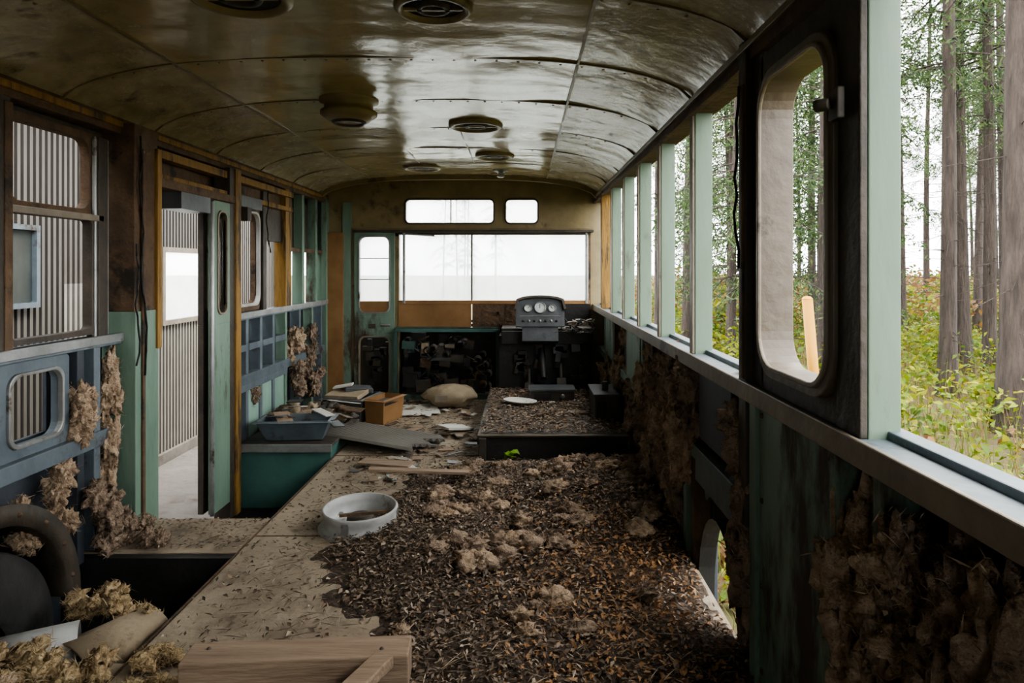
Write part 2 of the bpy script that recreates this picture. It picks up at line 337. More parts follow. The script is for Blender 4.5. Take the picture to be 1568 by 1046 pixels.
# ------------------------------------------------------------ front wall
b=B(); F0,F1=YF-.03,YF+.04
b.box(-1.76,-1.43,F0,F1,-.1,1.95,'head')
b.box(-1.66,-1.52,F0-.05,F0,-.02,1.40,'card'); b.box(-1.69,-1.65,F0-.10,F0,0,1.7,'green'); b.box(-1.53,-1.46,F0-.03,F0,0,1.66,'green')
b.box(.575,.72,F0,F1,-.1,1.95,'head')
b.box(-1.43,-1.03,F0,F1,1.40,1.95,'head'); b.box(.16,.58,F0,F1,1.40,1.95,'head')
b.box(-1.03,.16,F0,F1,1.715,1.95,'head'); b.box(-1.03,.16,F0,F1,1.40,1.455,'head')
b.ring('y',F0,F1,-1.0,-.25,1.485,1.685,.03,.03,.035,.001,'head'); b.ring('y',F0,F1,-.145,.125,1.485,1.685,.035,.03,.035,.001,'head')
b.box(-.22,-.18,F0,F1,1.455,1.715,'head')
b.ring('y',F0-.012,F0+.01,-.997,-.253,1.488,1.682,.014,.014,.035,.045,'dark'); b.ring('y',F0-.012,F0+.01,-.142,.122,1.488,1.682,.014,.014,.035,.045,'dark')
b.box(-1.44,.60,F0-.05,F0,1.405,1.425,'dark'); b.box(-1.44,.60,F0-.03,F0,1.425,1.44,'seam')
b.box(-1.105,-1.056,F0+.002,F1,0,1.41,'head'); b.box(-1.44,-1.40,F0+.002,F1,0,1.41,'head'); b.box(-1.42,-1.06,F0+.002,F1,1.37,1.41,'head'); b.box(.56,.58,F0,F1,0,1.41,'rust'); b.box(-1.056,.56,F0-.005,F1,1.385,1.41,'dark')
b.box(-.443,-.431,F0,F1,.8,1.39,'dark')
b.box(-1.06,.57,F0-.02,F1,.795,.825,'card'); b.box(-1.06,-.44,F0-.01,F0+.01,.60,.80,'card'); b.box(-.43,.20,F0-.012,F0+.01,.585,.80,'rust')
b.box(.2,.57,F0-.01,F0+.01,.4,.80,'black')
for x in(-1.02,.53): b.box(x,x+.02,F0-.03,F0,.8,1.4,'alu')
b.cyl((-1.0,F0-.03,1.39),(-.75,F0-.03,1.375),.008,'alu')
for i in range(18): b.rot(random.uniform(-.3,.1),F0-.02,random.uniform(.6,.8),random.uniform(.02,.08),.004,.02,'rust',ry=random.uniform(-30,30))
b.obj('wall_front',bevel=.002)

b=B()
b.box(-1.054,-.443,YF,YF+.006,.8,1.39,'wglass'); b.box(-.431,.56,YF,YF+.006,.8,1.39,'wglass'); 
b.obj('window_1')
b=B(); b.box(-1.02,-.23,YF,YF+.006,1.47,1.70,'wglass'); b.box(-.62,-.612,YF-.01,YF+.01,1.47,1.70,'dark'); b.obj('window_2')
b=B(); b.box(-.17,.14,YF,YF+.006,1.47,1.70,'wglass'); b.obj('window_3')
b=B(); D0,D1=F0-.035,F0+.0
b.ring('y',D0,D1,-1.385,-1.135,.725,1.365,.045,.035,.05,.002,'green')
b.ring('y',D0,D1,-1.385,-1.135,.03,.515,.045,.035,.05,.002,'green')
b.box(-1.43,-1.09,D0,D1,.55,.69,'green'); b.box(-1.43,-1.09,D0,D1,-.03,.0,'green')
b.ring('y',D0-.008,D1,-1.383,-1.137,.727,1.363,.012,.012,.05,.058,'alu'); b.ring('y',D0-.008,D1,-1.383,-1.137,.032,.513,.012,.012,.05,.058,'rim')
for z in(1.0,1.18): b.box(-1.385,-1.135,D0+.01,D0+.018,z,z+.008,'dark')
b.box(-1.385,-1.135,D0+.01,D0+.015,.725,.82,'card'); b.box(-1.385,-1.135,D0+.02,D0+.024,.82,1.365,'wglass'); b.box(-1.43,-1.07,F1+.06,F1+.08,-.2,.62,'black')
for i in range(14):
    rr=random.Random(i); b.rot(rr.uniform(-1.36,-1.15),F0+.03,rr.uniform(.05,.48),rr.uniform(.03,.10),.04,rr.uniform(.02,.08),rr.choice(['black','dark','black','dark']))
b.cyl((-1.12,D0-.02,.62),(-1.2,D0-.02,.62),.01,'alu'); b.box(-1.3,-1.25,D0-.01,D0,.59,.63,'dark')
b.obj('door_2',bevel=.002)

# ------------------------------------------------------------ dashboard machinery bay
b=B(); rr=random.Random(3)
b.box(-1.06,.60,F1+.20,F1+.22,-.2,.64,'black'); b.box(-1.08,.60,F1,F1+.21,.60,.62,'black'); b.box(-1.08,-1.06,F1,F1+.21,-.1,.62,'black')
b.box(-1.08,-.20,F0-.10,F0-.06,.565,.585,'teal'); b.box(-1.08,-1.055,F0-.10,F0-.06,0,.57,'tealdk'); b.box(-.225,-.20,F0-.10,F0-.06,0,.57,'tealdk'); b.box(-1.08,-.20,F0-.10,F0-.06,.0,.04,'tealdk')
b.box(-1.08,-.2,F0-.06,F0+.02,.57,.60,'tealdk')
b.box(-1.0,-.5,F0+.02,F0+.14,.04,.12,'dark')
for i in range(70):
    x=rr.uniform(-1.0,-.28); z=rr.uniform(.05,.5); y=F0+rr.uniform(-.02,.12)
    k=rr.choice(['black','dark','dark','panelgrey','rust','tealdk'] if i%7==0 else ['black','black','dark','dark'])
    if rr.random()<.55: b.rot(x,y,z,rr.uniform(.03,.14),.08,rr.uniform(.03,.12),k,ry=rr.uniform(-10,10))
    else: b.lathe([(.001,0),(.03,0),(.035,.02),(.03,.06),(.02,.07)],k,Matrix.Translation((x,y,z))@Matrix.Rotation(R(90),4,'X'),16)
for i in range(12):
    x=rr.uniform(-1,-.3); z=rr.uniform(.1,.5); p=[]
    for j in range(6): p.append((x,F0-.03+rr.uniform(-.02,.03),z)); x+=rr.uniform(-.1,.1); z+=rr.uniform(-.08,.08); z=min(max(z,.05),.52); x=min(max(x,-1.03),-.25)
    b.tube(p,.006,rr.choice(['dark','panelgrey','black','rust']),6)
b.rot(-.83,F0-.03,.42,.06,.02,.09,'foam'); b.rot(-.62,F0-.03,.44,.08,.02,.03,'rim'); b.rot(-.7,F0-.03,.33,.22,.03,.025,'panelgrey')
b.obj('heater_compartment')

b=B()
b.box(-.19,.56,5.45,F0-.06,.03,.56,'black'); b.box(-.17,.56,5.40,5.46,.50,.60,'black'); b.box(-.17,.56,5.44,5.80,.58,.62,'dark')
for i in range(28):
    b.rot(rr.uniform(-.15,.50),5.43,rr.uniform(.1,.48),rr.uniform(.02,.1),.05,rr.uniform(.02,.08),rr.choice(['black','dark','black','panelgrey']),ry=rr.uniform(-15,15))
for x,z in((.05,.3),(.3,.34)): b.cyl((x,5.42,z),(x,5.3,z-.12),.012,'dark'); b.rot(x,5.28,z-.13,.07,.10,.015,'dark',rx=40)
b.cyl((.14,5.5,.55),(.16,5.25,.25),.025,'black')
for i in range(10):
    p=[(.36+rr.uniform(-.03,.12),5.4+rr.uniform(-.08,.05),.62)]
    for j in range(6): a=p[-1]; p.append((min(.56,a[0]+rr.uniform(-.06,.06)),a[1]+rr.uniform(-.05,.04),max(.6,a[2]+rr.uniform(-.04,.05))))
    b.tube(p,.005,rr.choice(['dark','black','rim']),6)
for i in range(6): b.rot(.38+.03*i,5.42,.66+.01*(i%3),.04,.08,.03,rr.choice(['panelgrey','dark','rim']),ry=rr.uniform(-20,20))
b.obj('driver_dashboard',bevel=.002)
b=B()
pr=[]; w=.19
for i in range(9):
    t=math.pi*i/8; pr.append((w*math.cos(t)*(1 if abs(math.cos(t))>.9 else .97), .10*math.sin(t)**.35))
m=Matrix.Translation((.135,5.34,.77))@Matrix.Rotation(R(-18),4,'X')
prof=[(-w,-.13),(w,-.13)]+pr
n=len(prof)
vs=[(x,0,z) for x,z in prof]+[(x,.14,z*.8) for x,z in prof]
b.add(vs,[tuple(range(n)),tuple(range(n,2*n))[::-1]]+[(i,(i+1)%n,n+(i+1)%n,n+i) for i in range(n)],'panelgrey',mtx=m)
vs=[(x*1.06,-.035,z*1.1+.004) for x,z in pr]+[(x*1.06,.10,z*1.1+.004) for x,z in pr]+[(x*.97,-.035,z*.96) for x,z in pr]+[(x*.97,.10,z*.96) for x,z in pr]
n=len(pr); b.add(vs,[(i,i+1,n+i+1,n+i) for i in range(n-1)]+[(2*n+i,3*n+i,3*n+i+1,2*n+i+1) for i in range(n-1)]+[(i,2*n+i,2*n+i+1,i+1) for i in range(n-1)],'dark',mtx=m)
def dial(x,z,r):
    T=m@Matrix.Translation((x,-.004,z))@Matrix.Rotation(R(90),4,'X')
    b.lathe([(.001,.002),(r*.85,.002)],'gauge',T,24); b.lathe([(r*.85,.0),(r*.88,.012),(r,.012),(r*1.05,0)],'alu',T,24)
    b.box(-.002,.002,-r*.1,r*.7,.003,.006,'black',T@Matrix.Rotation(R(x*400),4,'Z'))
dial(0,.02,.045); dial(-.095,.015,.030); dial(.095,.015,.030)
for i in range(7): b.lathe([(.001,.014),(.009,.012),(.01,0)],'alu' if i%2 else 'black',m@Matrix.Translation((-.13+.043*i,0,-.085))@Matrix.Rotation(R(90),4,'X'),10)
b.box(-.16,.16,-.006,0,-.05,-.045,'alu',m)
b.box(-.14,.14,.02,.10,-.24,-.12,'panelgrey',m)
b.obj('instrument_cluster',bevel=.004)

# ------------------------------------------------------------ back wall
b=B()
b.box(-1.78,-1.0,YB-.06,YB,-.3,1.95,'green'); b.box(-.1,.72,YB-.06,YB,-.3,1.95,'green'); b.box(-1.0,-.1,YB-.06,YB,-.3,.95,'green'); b.box(-1.0,-.1,YB-.06,YB,1.55,1.95,'green')
b.ring('y',YB-.05,YB+.01,-.97,-.13,.98,1.52,.03,.03,.06,.002,'rim')
b.obj('wall_back')

# ------------------------------------------------------------ floor
b=B()
b.box(-1.10,.64,YB,YF+.25,-.04,0,'ply'); b.box(.64,.70,YB,1.95,-.04,0,'ply'); b.box(.64,.70,2.55,YF,-.04,0,'ply')
b.box(-1.76,-1.10,2.64,3.0,-.04,0,'ply'); b.box(-1.76,-1.10,YB,1.90,-.04,0,'ply'); b.box(-1.76,-1.10,4.62,YF,-.04,0,'ply')
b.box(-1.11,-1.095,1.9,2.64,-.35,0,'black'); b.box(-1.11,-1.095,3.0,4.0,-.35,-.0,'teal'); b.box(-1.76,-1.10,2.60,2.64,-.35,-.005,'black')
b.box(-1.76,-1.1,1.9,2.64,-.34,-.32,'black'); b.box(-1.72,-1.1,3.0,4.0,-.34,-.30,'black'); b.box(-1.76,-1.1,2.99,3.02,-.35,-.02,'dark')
for y in(.4,1.6,2.8,4.0,5.2): b.box(-1.10,.64,y,y+.006,0,.002,'rust')
b.box(-1.105,-1.098,YB,YF,0,.003,'rust')
b.obj('floor')

b=B()
b.box(-1.66,-1.12,3.98,4.62,-.30,.06,'teal'); b.box(-1.66,-1.11,3.96,4.64,.06,.075,'dark'); b.box(-1.66,-1.11,3.955,3.97,.03,.078,'alu')
b.obj('seat_base_box',bevel=.004)
b=B()
def tray(cx,cy,z,w,d,h,k,rz=0,fl=.03,kin=None):
    T=Matrix.Translation((cx,cy,z))@Matrix.Rotation(R(rz),4,'Z')
    a=[(-w/2+fl,-d/2+fl,0),(w/2-fl,-d/2+fl,0),(w/2-fl,d/2-fl,0),(-w/2+fl,d/2-fl,0)]
    c=[(-w/2,-d/2,h),(w/2,-d/2,h),(w/2,d/2,h),(-w/2,d/2,h)]
    e=[(-w/2-.02,-d/2-.02,h-.004),(w/2+.02,-d/2-.02,h-.004),(w/2+.02,d/2+.02,h-.004),(-w/2-.02,d/2+.02,h-.004)]
    i_=[(x*.97,y*.97,zz+.006) for x,y,zz in c]; j_=[(x*.95,y*.95,.008) for x,y,zz in a]
    b.add(a+c+e+i_+j_,[(0,1,2,3)]+[(i,(i+1)%4,4+(i+1)%4,4+i) for i in range(4)]+[(4+i,4+(i+1)%4,8+(i+1)%4,8+i) for i in range(4)]+[(12+i,12+(i+1)%4,16+(i+1)%4,16+i) for i in range(4)]+[(4+i,4+(i+1)%4,12+(i+1)%4,12+i) for i in range(4)]+[(16,17,18,19)],k,mtx=T)
tray(-1.36,4.11,.078,.42,.22,.12,'blue',4,.05)
b.obj('metal_tray',bevel=.003)
b=B()
tray(-1.25,5.0,.0,.30,.34,.17,'panelgrey',-12,.02); b.rot(-1.27,4.95,.19,.26,.2,.03,'foam',rx=8,rz=-14); b.rot(-1.22,5.05,.21,.2,.18,.03,'panelgrey',ry=6,rz=20); b.rot(-1.32,5.02,.235,.14,.10,.012,'paper',ry=-10,rz=5)
b.obj('storage_bin',bevel=.003)
b=B()
tray(-1.0,4.93,.0,.16,.28,.17,'card',-20,.01); b.rot(-.99,4.9,.14,.12,.2,.02,'black',rz=-20)
b.obj('cardboard_box',bevel=.002)
b=B()
T=Matrix.Translation((-.90,4.28,.055))@Matrix.Rotation(R(-22),4,'Z')@Matrix.Rotation(R(-3),4,'X')@Matrix.Rotation(R(3),4,'Y')
nn=18; vs=[];f1=[];f2=[]
for i in range(nn*4+1):
    y=-.26+.52*i/(nn*4); z=.012 if (i%4) in(1,2) else -.006
    vs+=[(-.38+.12*abs(y),y*.8,z),(.34-.1*noise.noise((y*9,0,0)),y*.8,z)]
for i in range(nn*4): a=2*i; (f2 if i%4==3 else f1).append((a,a+1,a+3,a+2))
b.add(vs,f1,'corr2',mtx=T); ng=b.mi('groove2')
for f in f2: b.f.append(f); b.m.append(ng); b.sm.append(False)
o=b.obj('corrugated_panel'); sd=o.modifiers.new('s','SOLIDIFY'); sd.thickness=.003
b=B(); vs=[];fs=[]
for i in range(9):
    for j in range(9):
        x=-.17+.34*i/8;y=-.2+.4*j/8; vs.append((x,y,.02*abs(noise.noise((x*5,y*5,2)))+.01+ (.02 if i==0 else 0)))
for i in range(8):
    for j in range(8): a=i*9+j; fs.append((a,a+1,a+10,a+9))
b.add(vs,fs,'paper',True,Matrix.Translation((-.82,5.25,.0))@Matrix.Rotation(R(12),4,'Z')); b.obj('paper_sheet')

def blob(bd,c,r,k,amp=.35,sub=3,fr=2.2,seed=0,flat=None,hf=.35):
    bm=bmesh.new(); bmesh.ops.create_icosphere(bm,subdivisions=sub,radius=1)
    vs=[]
    for v in bm.verts:
        p=v.co.copy(); q=p*fr+Vector((seed*3.1,seed*1.7,seed*.9))
        d=1+amp*noise.noise(q)*2+amp*.7*noise.noise(q*2.7)+amp*hf*noise.noise(q*6.5)
        p=p*d; z=p.z*r[2]
        if flat is not None and z<-flat: z=-flat
        vs.append((c[0]+p.x*r[0],c[1]+p.y*r[1],c[2]+z))
    bd.add(vs,[tuple(v.index for v in f.verts) for f in bm.faces],k,True); bm.free()

b=B(); blob(b,(-.56,5.42,.09),(.21,.15,.09),'foam',amp=.16,fr=1.4,seed=4,flat=.085); b.rot(-.63,5.28,.09,.10,.02,.05,'rim',rz=5); b.obj('seat_cushion')

b=B(); T=Matrix.Translation((-.69,2.9,.0))@Matrix.Rotation(R(3),4,'X')
b.lathe([(.150,0),(.172,.002),(.175,.012),(.152,.018),(.150,.06),(.158,.085),(.152,.092),(.146,.088),(.140,.06),(.142,.015),(.08,.012),(.001,.012)],'enamel',T,48)
b.lathe([(.06,.012),(.055,.05),(.03,.055),(.001,.055)],'dark',T,24); b.rot(-.66,2.84,.08,.20,.012,.012,'rust',rz=15)
for a in(20,140,260): b.rot(-.69+.15*math.cos(R(a)),2.9+.15*math.sin(R(a)),.045,.02,.03,.05,'alu',rz=a)
b.obj('metal_pan')

b=B()
b.box(-.25,.60,3.90,5.38,0,.135,'black'); b.box(-.26,.60,3.885,5.38,.135,.15,'dark'); b.box(-.26,-.24,3.88,5.38,.10,.14,'dark'); b.box(-.262,.60,3.882,3.89,.143,.152,'rim')
b.rot(-.23,3.875,.07,.04,.03,.13,'dark'); b.obj('driver_platform',bevel=.003)
b=B(); b.box(.05,.36,4.80,4.98,.155,.235,'dark'); b.box(.04,.37,4.79,4.99,.235,.25,'panelgrey'); b.box(.08,.2,4.795,4.80,.18,.22,'black'); b.lathe([(.001,.01),(.015,.008),(.016,0)],'alu',Matrix.Translation((.28,4.797,.20))@Matrix.Rotation(R(90),4,'X'),12); b.obj('radio_unit',bevel=.003)
b=B(); T=Matrix.Translation((-.02,4.72,.172))@Matrix.Rotation(R(4),4,'Y'); b.lathe([(.001,.004),(.08,.004),(.11,.016),(.118,.018),(.112,.01),(.08,0),(.001,0)],'paper',T,32,sx=1,sy=.8); b.obj('white_plate')
b=B(); b.box(.45,.60,4.25,4.62,.15,.30,'dark'); b.box(.44,.605,4.24,4.63,.30,.315,'panelgrey'); b.box(.46,.52,4.235,4.25,.16,.27,'black'); b.cyl((.53,4.4,.315),(.53,4.4,.37),.02,'dark'); b.obj('control_box',bevel=.003)

b=B(); b.rot(-.57,1.74,.085,.56,.10,.09,'plank',rz=4); b.rot(-.42,1.55,.11,.055,.36,.03,'plank',rz=-24,rx=3); b.rot(-.48,1.50,.045,.6,.07,.05,'plank',rz=8)
for x in(-.80,-.36): b.lathe([(.006,0),(.005,.004),(.001,.005)],'dark',Matrix.Translation((x,1.74,.13)),8)
b.obj('wooden_plank',bevel=.004)
b=B(); b.rot(-.52,3.42,.085,.50,.05,.014,'plank',rz=4,ry=3); b.rot(-.75,3.75,.03,.3,.1,.012,'plank',rz=-14); b.rot(-.45,4.55,.04,.2,.14,.015,'paper',rz=40,ry=8); b.obj('broken_board',bevel=.002)
b=B(); 
def curved(cx,cy,cz0,L,rad,a0,a1,k,rz):
    vs=[];fs=[];n=18
    T=Matrix.Translation((cx,cy,cz0))@Matrix.Rotation(R(rz),4,'Z')
    for i in range(n+1):
        t=R(a0+(a1-a0)*i/n)
        for xx in(-L/2,L/2): vs.append((xx,rad*math.cos(t),rad*math.sin(t))); 
        for xx in(-L/2,L/2): vs.append((xx,(rad-.006)*math.cos(t),(rad-.006)*math.sin(t)))
    for i in range(n): a=4*i; fs+=[(a,a+1,a+5,a+4),(a+2,a+6,a+7,a+3),(a,a+4,a+6,a+2),(a+1,a+3,a+7,a+5)]
    b.add(vs,fs,k,True,T)
curved(-1.27,2.12,-.17,.26,.16,15,165,'foam',60); curved(-1.50,2.03,-.17,.30,.17,10,150,'enamel',30)
b.obj('duct_cover')
# wheel arch (flanged fender) + tyre inside
b=B(); n=24; pr=[(.40,-1.75),(.40,-1.60),(.425,-1.595),(.425,-1.575),(.36,-1.575),(.36,-1.60),(.375,-1.75)]; q=len(pr); vs=[];fs=[]
for i in range(n+1):
    t=math.pi*i/n
    for rr_,x in pr: vs.append((x,2.0+rr_*1.02*math.cos(t),-.04+rr_*math.sin(t)))
for i in range(n):
    a=q*i; fs+=[(a+j,a+(j+1)%q,a+q+(j+1)%q,a+q+j) for j in range(q)]
b.add(vs,fs,'dark',True)
for i in range(9):
    t=math.pi*(i+.5)/9; b.lathe([(.009,0),(.007,.006),(.001,.008)],'rust',Matrix.Translation((-1.575,2.0+.395*math.cos(t),-.04+.392*math.sin(t)))@Matrix.Rotation(R(90),4,'Y'),8)
b.obj('wheel_arch')
b=B(); T=Matrix.Translation((-1.745,2.0,-.12))@Matrix.Rotation(R(90),4,'Y')
b.lathe([(.16,0),(.30,.0),(.35,.02),(.36,.05),(.36,.10),(.35,.13),(.30,.145),(.18,.14),(.16,.12)],'rubber',T,48); b.lathe([(.16,.03),(.10,.05),(.05,.08),(.001,.08)],'rust',T,32)
b.obj('wheel')

# ------------------------------------------------------------ insulation
fuzzcol={'wool':[(.48,.36,.25),(.36,.26,.18),(.58,.46,.34)],'wool2':[(.34,.255,.19),(.22,.16,.12),(.44,.35,.27)],'wool3':[(.48,.37,.22),(.36,.27,.16),(.56,.46,.3)]}
def finish_wool(bd,name,frac):
    o=bd.obj(name); V=np.array(bd.v); parts=[]
    mi=np.zeros(len(V),int)
    for f,m in zip(bd.f,bd.m):
        for q in f: mi[q]=m
    for i,k in enumerate(bd.mats):
        if k not in fuzzcol: continue
        P=V[mi==i]; P=P[rng.uniform(0,1,len(P))<frac]
        if not len(P): continue
        P=P+rng.normal(0,.004,P.shape); n=len(P)
        parts.append((*leafmesh('',P,rng.uniform(.015,.05,n),rng.uniform(.001,.0035,n),pick(fuzzcol[k],n),None,hang=True,fold=.6),0))
    me=npobj('fibres',parts,['fuzz']); fo=bpy.data.objects.new('fibres',me); scn.collection.objects.link(fo); fo.parent=o
    return o
def wool_obj(name,spots,seed,size=None,fix=.035):
    bd=B(); r=random.Random(seed)
    for (x,y,z,rx,ry,rz,k,cnt) in spots:
        for i in range(cnt):
            s=r.uniform(.5,1.15)
            if size: S=(size*s,size*s*r.uniform(.7,1.2),size*s*.75)
            else: S=(fix*s,max(.025,ry*.45*s),max(.03,min(rz*.4,.11)*s))
            zz=z+r.uniform(-1,1)*rz
            if x>0: zz=min(zz,.66)
            blob(bd,(x+r.uniform(-1,1)*rx*.7,y+r.uniform(-1,1)*ry,zz),S,k,amp=.5,sub=4 if not size else 3,fr=2.1,seed=r.uniform(0,50))
    return finish_wool(bd,name,.25 if not size else .3)
wr=[]
for y,zc,rz,k,c in((.62,.30,.35,'wool2',7),(.80,.40,.28,'wool2',11),(.92,.45,.2,'wool',6),(1.08,.35,.3,'wool2',10),(1.12,.5,.12,'wool',5),(1.26,.40,.3,'wool',7),
    (2.68,.50,.22,'wool',9),(2.76,.25,.22,'wool2',9),(2.88,.50,.22,'wool2',10),(2.94,.25,.22,'wool',9),(3.02,.55,.16,'wool',8),(3.17,.35,.32,'wool2',12),(3.3,.30,.26,'wool',8),(3.45,.5,.18,'wool',8),(3.5,.2,.2,'wool2',7),(1.93,.3,.28,'wool2',9),(2.0,.6,.1,'wool2',4),(2.60,.50,.20,'wool2',7),(3.95,.25,.2,'wool2',6),(4.5,.5,.2,'wool',5),(5.05,.3,.2,'wool2',4)):
    wr.append((.642,y,zc,.04,.09,rz,k,c))
wool_obj('insulation_batt',wr,11,fix=.048)
wl=[(-1.675,2.60,.58,.03,.04,.11,'wool',8),(-1.675,2.76,.45,.03,.02,.24,'wool',9),(-1.67,2.28,.24,.03,.05,.08,'wool',7),(-1.67,2.46,.27,.03,.05,.10,'wool',7),
    (-1.61,2.66,.12,.05,.08,.13,'wool2',12),(-1.57,2.74,.04,.07,.07,.03,'wool2',8),(-1.45,2.72,.02,.05,.04,.01,'wool2',3),(-1.67,5.0,.58,.03,.10,.16,'wool',8),(-1.67,5.3,.45,.03,.1,.16,'wool2',6),(-1.62,4.95,.28,.06,.10,.12,'wool2',7),(-1.62,5.3,.22,.06,.16,.12,'wool2',6),(-1.67,4.25,.25,.03,.05,.1,'wool2',2)]
wool_obj('insulation_batt',wl,12,fix=.034)
wf=[(-1.42,2.28,-.01,.14,.05,.03,'wool3',20),(-1.28,2.26,-.04,.10,.05,.03,'wool3',12),(-1.25,1.80,.03,.22,.06,.02,'wool3',34),(-1.0,1.70,.02,.16,.07,.02,'wool3',18),(-1.45,1.92,.01,.12,.06,.02,'wool3',16),(-1.0,1.88,.02,.06,.03,.01,'wool3',6),(-1.4,1.66,.03,.2,.1,.02,'wool',20)]
wool_obj('glass_wool_tuft',wf,13,size=.030)

# ------------------------------------------------------------ leaf litter
def sm(a,b_,x): t=np.clip((x-a)/(b_-a),0,1); return t*t*(3-2*t)
def fnoise(x,y,s,seed=0):
    return np.array([noise.noise((a*s+seed,c*s,seed*.7)) for a,c in zip(np.ravel(x),np.ravel(y))]).reshape(np.shape(x))
def H(x,y):
    n=fnoise(x,y,1.8,1); n2=fnoise(x,y,5.5,4)
    edge=-.84+.26*fnoise(y,y*0,1.3,9)
    m=sm(0,.7,x-edge)*sm(3.95,3.5,y)
    h=m*(.045+.03*n+.02*n2)
    h+=.085*np.exp(-((x-.25)/.30)**2-((y-3.25)/.45)**2)+.05*np.exp(-((x-.55)/.2)**2)*sm(3.9,3.5,y)*sm(2.5,2.9,y)
    h+=.03*np.exp(-((x+.1)/.35)**2-((y-2.5)/.35)**2)
    h=h*(1-sm(.35,.62,x)*sm(2.75,2.45,y)*.6)
    return np.maximum(h-.012,-.01)
gx,gy=110,170; X,Y=np.meshgrid(np.linspace(-1.09,.625,gx),np.linspace(.3,3.88,gy)); Z=H(X,Y)+.006*fnoise(X,Y,22,2)
vs=np.stack([X.ravel(),Y.ravel(),Z.ravel()],1).tolist(); fs=[(j*gx+i,j*gx+i+1,(j+1)*gx+i+1,(j+1)*gx+i) for j in range(gy-1) for i in range(gx-1)]
bd=B(); bd.add(vs,fs,'soil',True)
n=50000; x=rng.uniform(-1.08,.62,n); y=.8+3.13*rng.uniform(0,1,n)**.9
h=H(x,y); keep=(h>.003)|(rng.uniform(0,1,n)<.10); x,y,h=x[keep],y[keep],h[keep]; n=len(x)
palL=[(.13,.088,.055),(.18,.122,.075),(.09,.063,.043),(.215,.155,.10),(.075,.055,.04),(.15,.11,.078),(.32,.255,.185),(.11,.08,.056)]
col=pick(palL,n); og=(np.exp(-((x-.35)/.32)**2-((y-2.2)/.7)**2)>rng.uniform(0,1.3,n)); col[og]=pick([(.30,.155,.06),(.38,.21,.09),(.23,.12,.05)],og.sum())
C=np.stack([x,y,np.maximum(h,0)+rng.uniform(.002,.020,n)],1)
sz=rng.uniform(.009,.028,n)
parts=[(*leafmesh('',C,sz,sz*rng.uniform(.2,.6,n),col,None,up=.4),0)]
n=2600; x=rng.uniform(-1.05,.6,n); y=rng.uniform(3.85,5.7,n); pf=(x>-.25)&(y>3.9)&(y<5.38); 
C=np.stack([x,y,np.where(pf,.153,.002)+rng.uniform(.002,.014,n)],1); parts.append((*leafmesh('',C,rng.uniform(.015,.04,n),rng.uniform(.006,.016,n),pick(palL+[(.3,.2,.13)],n),None,up=.2),0))
n=5000; x=rng.uniform(-.24,.59,n); y=rng.uniform(3.91,5.3,n); C=np.stack([x,y,.153+rng.uniform(.002,.02,n)],1)
parts.append((*leafmesh('',C,rng.uniform(.015,.035,n),rng.uniform(.006,.016,n),pick(palL+[(.28,.16,.08),(.34,.26,.18)],n),None,up=.25),0))
n=500; x=rng.uniform(-1.6,-1.1,n); y=rng.uniform(2.66,2.98,n); C=np.stack([x,y,.004+rng.uniform(0,.01,n)],1); parts.append((*leafmesh('',C,rng.uniform(.012,.03,n),rng.uniform(.004,.012,n),pick(palL,n),None,up=.2),0))
n=4600; x=rng.uniform(-.95,.6,n); y=rng.uniform(.9,5.3,n); hh=np.where(y<3.9,np.maximum(H(x,y),0),np.where((x>-.25)&(y<5.38),.155,0))
C=np.stack([x,y,hh+rng.uniform(.004,.02,n)],1); parts.append((*leafmesh('',C,rng.uniform(.03,.10,n),rng.uniform(.002,.004,n),pick([(.16,.11,.07),(.36,.28,.2),(.09,.065,.045)],n),None,up=.15,fold=.5),0))
lm=npobj('leaf_litter',parts,['leaf']); lo=bpy.data.objects.new('leaf_litter',lm); scn.collection.objects.link(lo)
bd.obj('debris_mound')
bd=B(); r=random.Random(5)
for cx,cy,sx,sy,cnt in((-.1,2.55,.28,.05,20),(-.12,2.42,.1,.05,7),(.28,3.35,.25,.12,20),(-.3,2.95,.1,.07,10),(.1,2.78,.14,.08,6),(-.2,3.2,.2,.1,12),(.2,2.1,.2,.2,3),(-.1,1.95,.3,.2,4),(.5,2.9,.08,.3,8),(-.25,3.6,.2,.1,10),(.05,3.05,.25,.08,10),(.4,3.6,.15,.1,6)):
    for i in range(cnt):
        x=cx+r.uniform(-1,1)*sx; y=cy+r.uniform(-1,1)*sy; z=float(H(np.array([x]),np.array([y]))[0])
        s=r.uniform(.4,.95); blob(bd,(x,y,z+.016),(.055*s,.04*s,.032*s),r.choice(['wool2','wool2','wool']),amp=.5,fr=2.0,seed=r.uniform(0,50))
finish_wool(bd,'insulation_clump',.25)
bd=B()
for i in range(18):
    x=r.uniform(-1.62,-1.15); y=r.uniform(4.35,4.6); blob(bd,(x,y,.12+.05*r.random()),(.08*r.uniform(.5,1),.06,.035),r.choice(['wool2','dark','foam','rust','wool2']),amp=.4,fr=1.6,seed=i*1.3)
for i in range(20): bd.rot(r.uniform(-1.55,-1.12),r.uniform(4.05,4.7),.14+.09*r.random(),r.uniform(.06,.22),r.uniform(.03,.10),.006,r.choice(['paper','rust','panelgrey','dark','rim','plank']),rx=r.uniform(-15,15),ry=r.uniform(-15,15),rz=r.uniform(-60,60))
bd.obj('scrap_pile')
bd=B()
for i in range(90): bd.rot(r.uniform(-1.02,-.1) if i%2 else r.uniform(-.9,-.3),r.uniform(3.5,5.6),.012+.015*r.random(),r.uniform(.03,.13),r.uniform(.01,.06),.004,r.choice(['paper','rim','rust','plank','panelgrey','plank']),rx=r.uniform(-8,8),ry=r.uniform(-8,8),rz=r.uniform(-90,90))
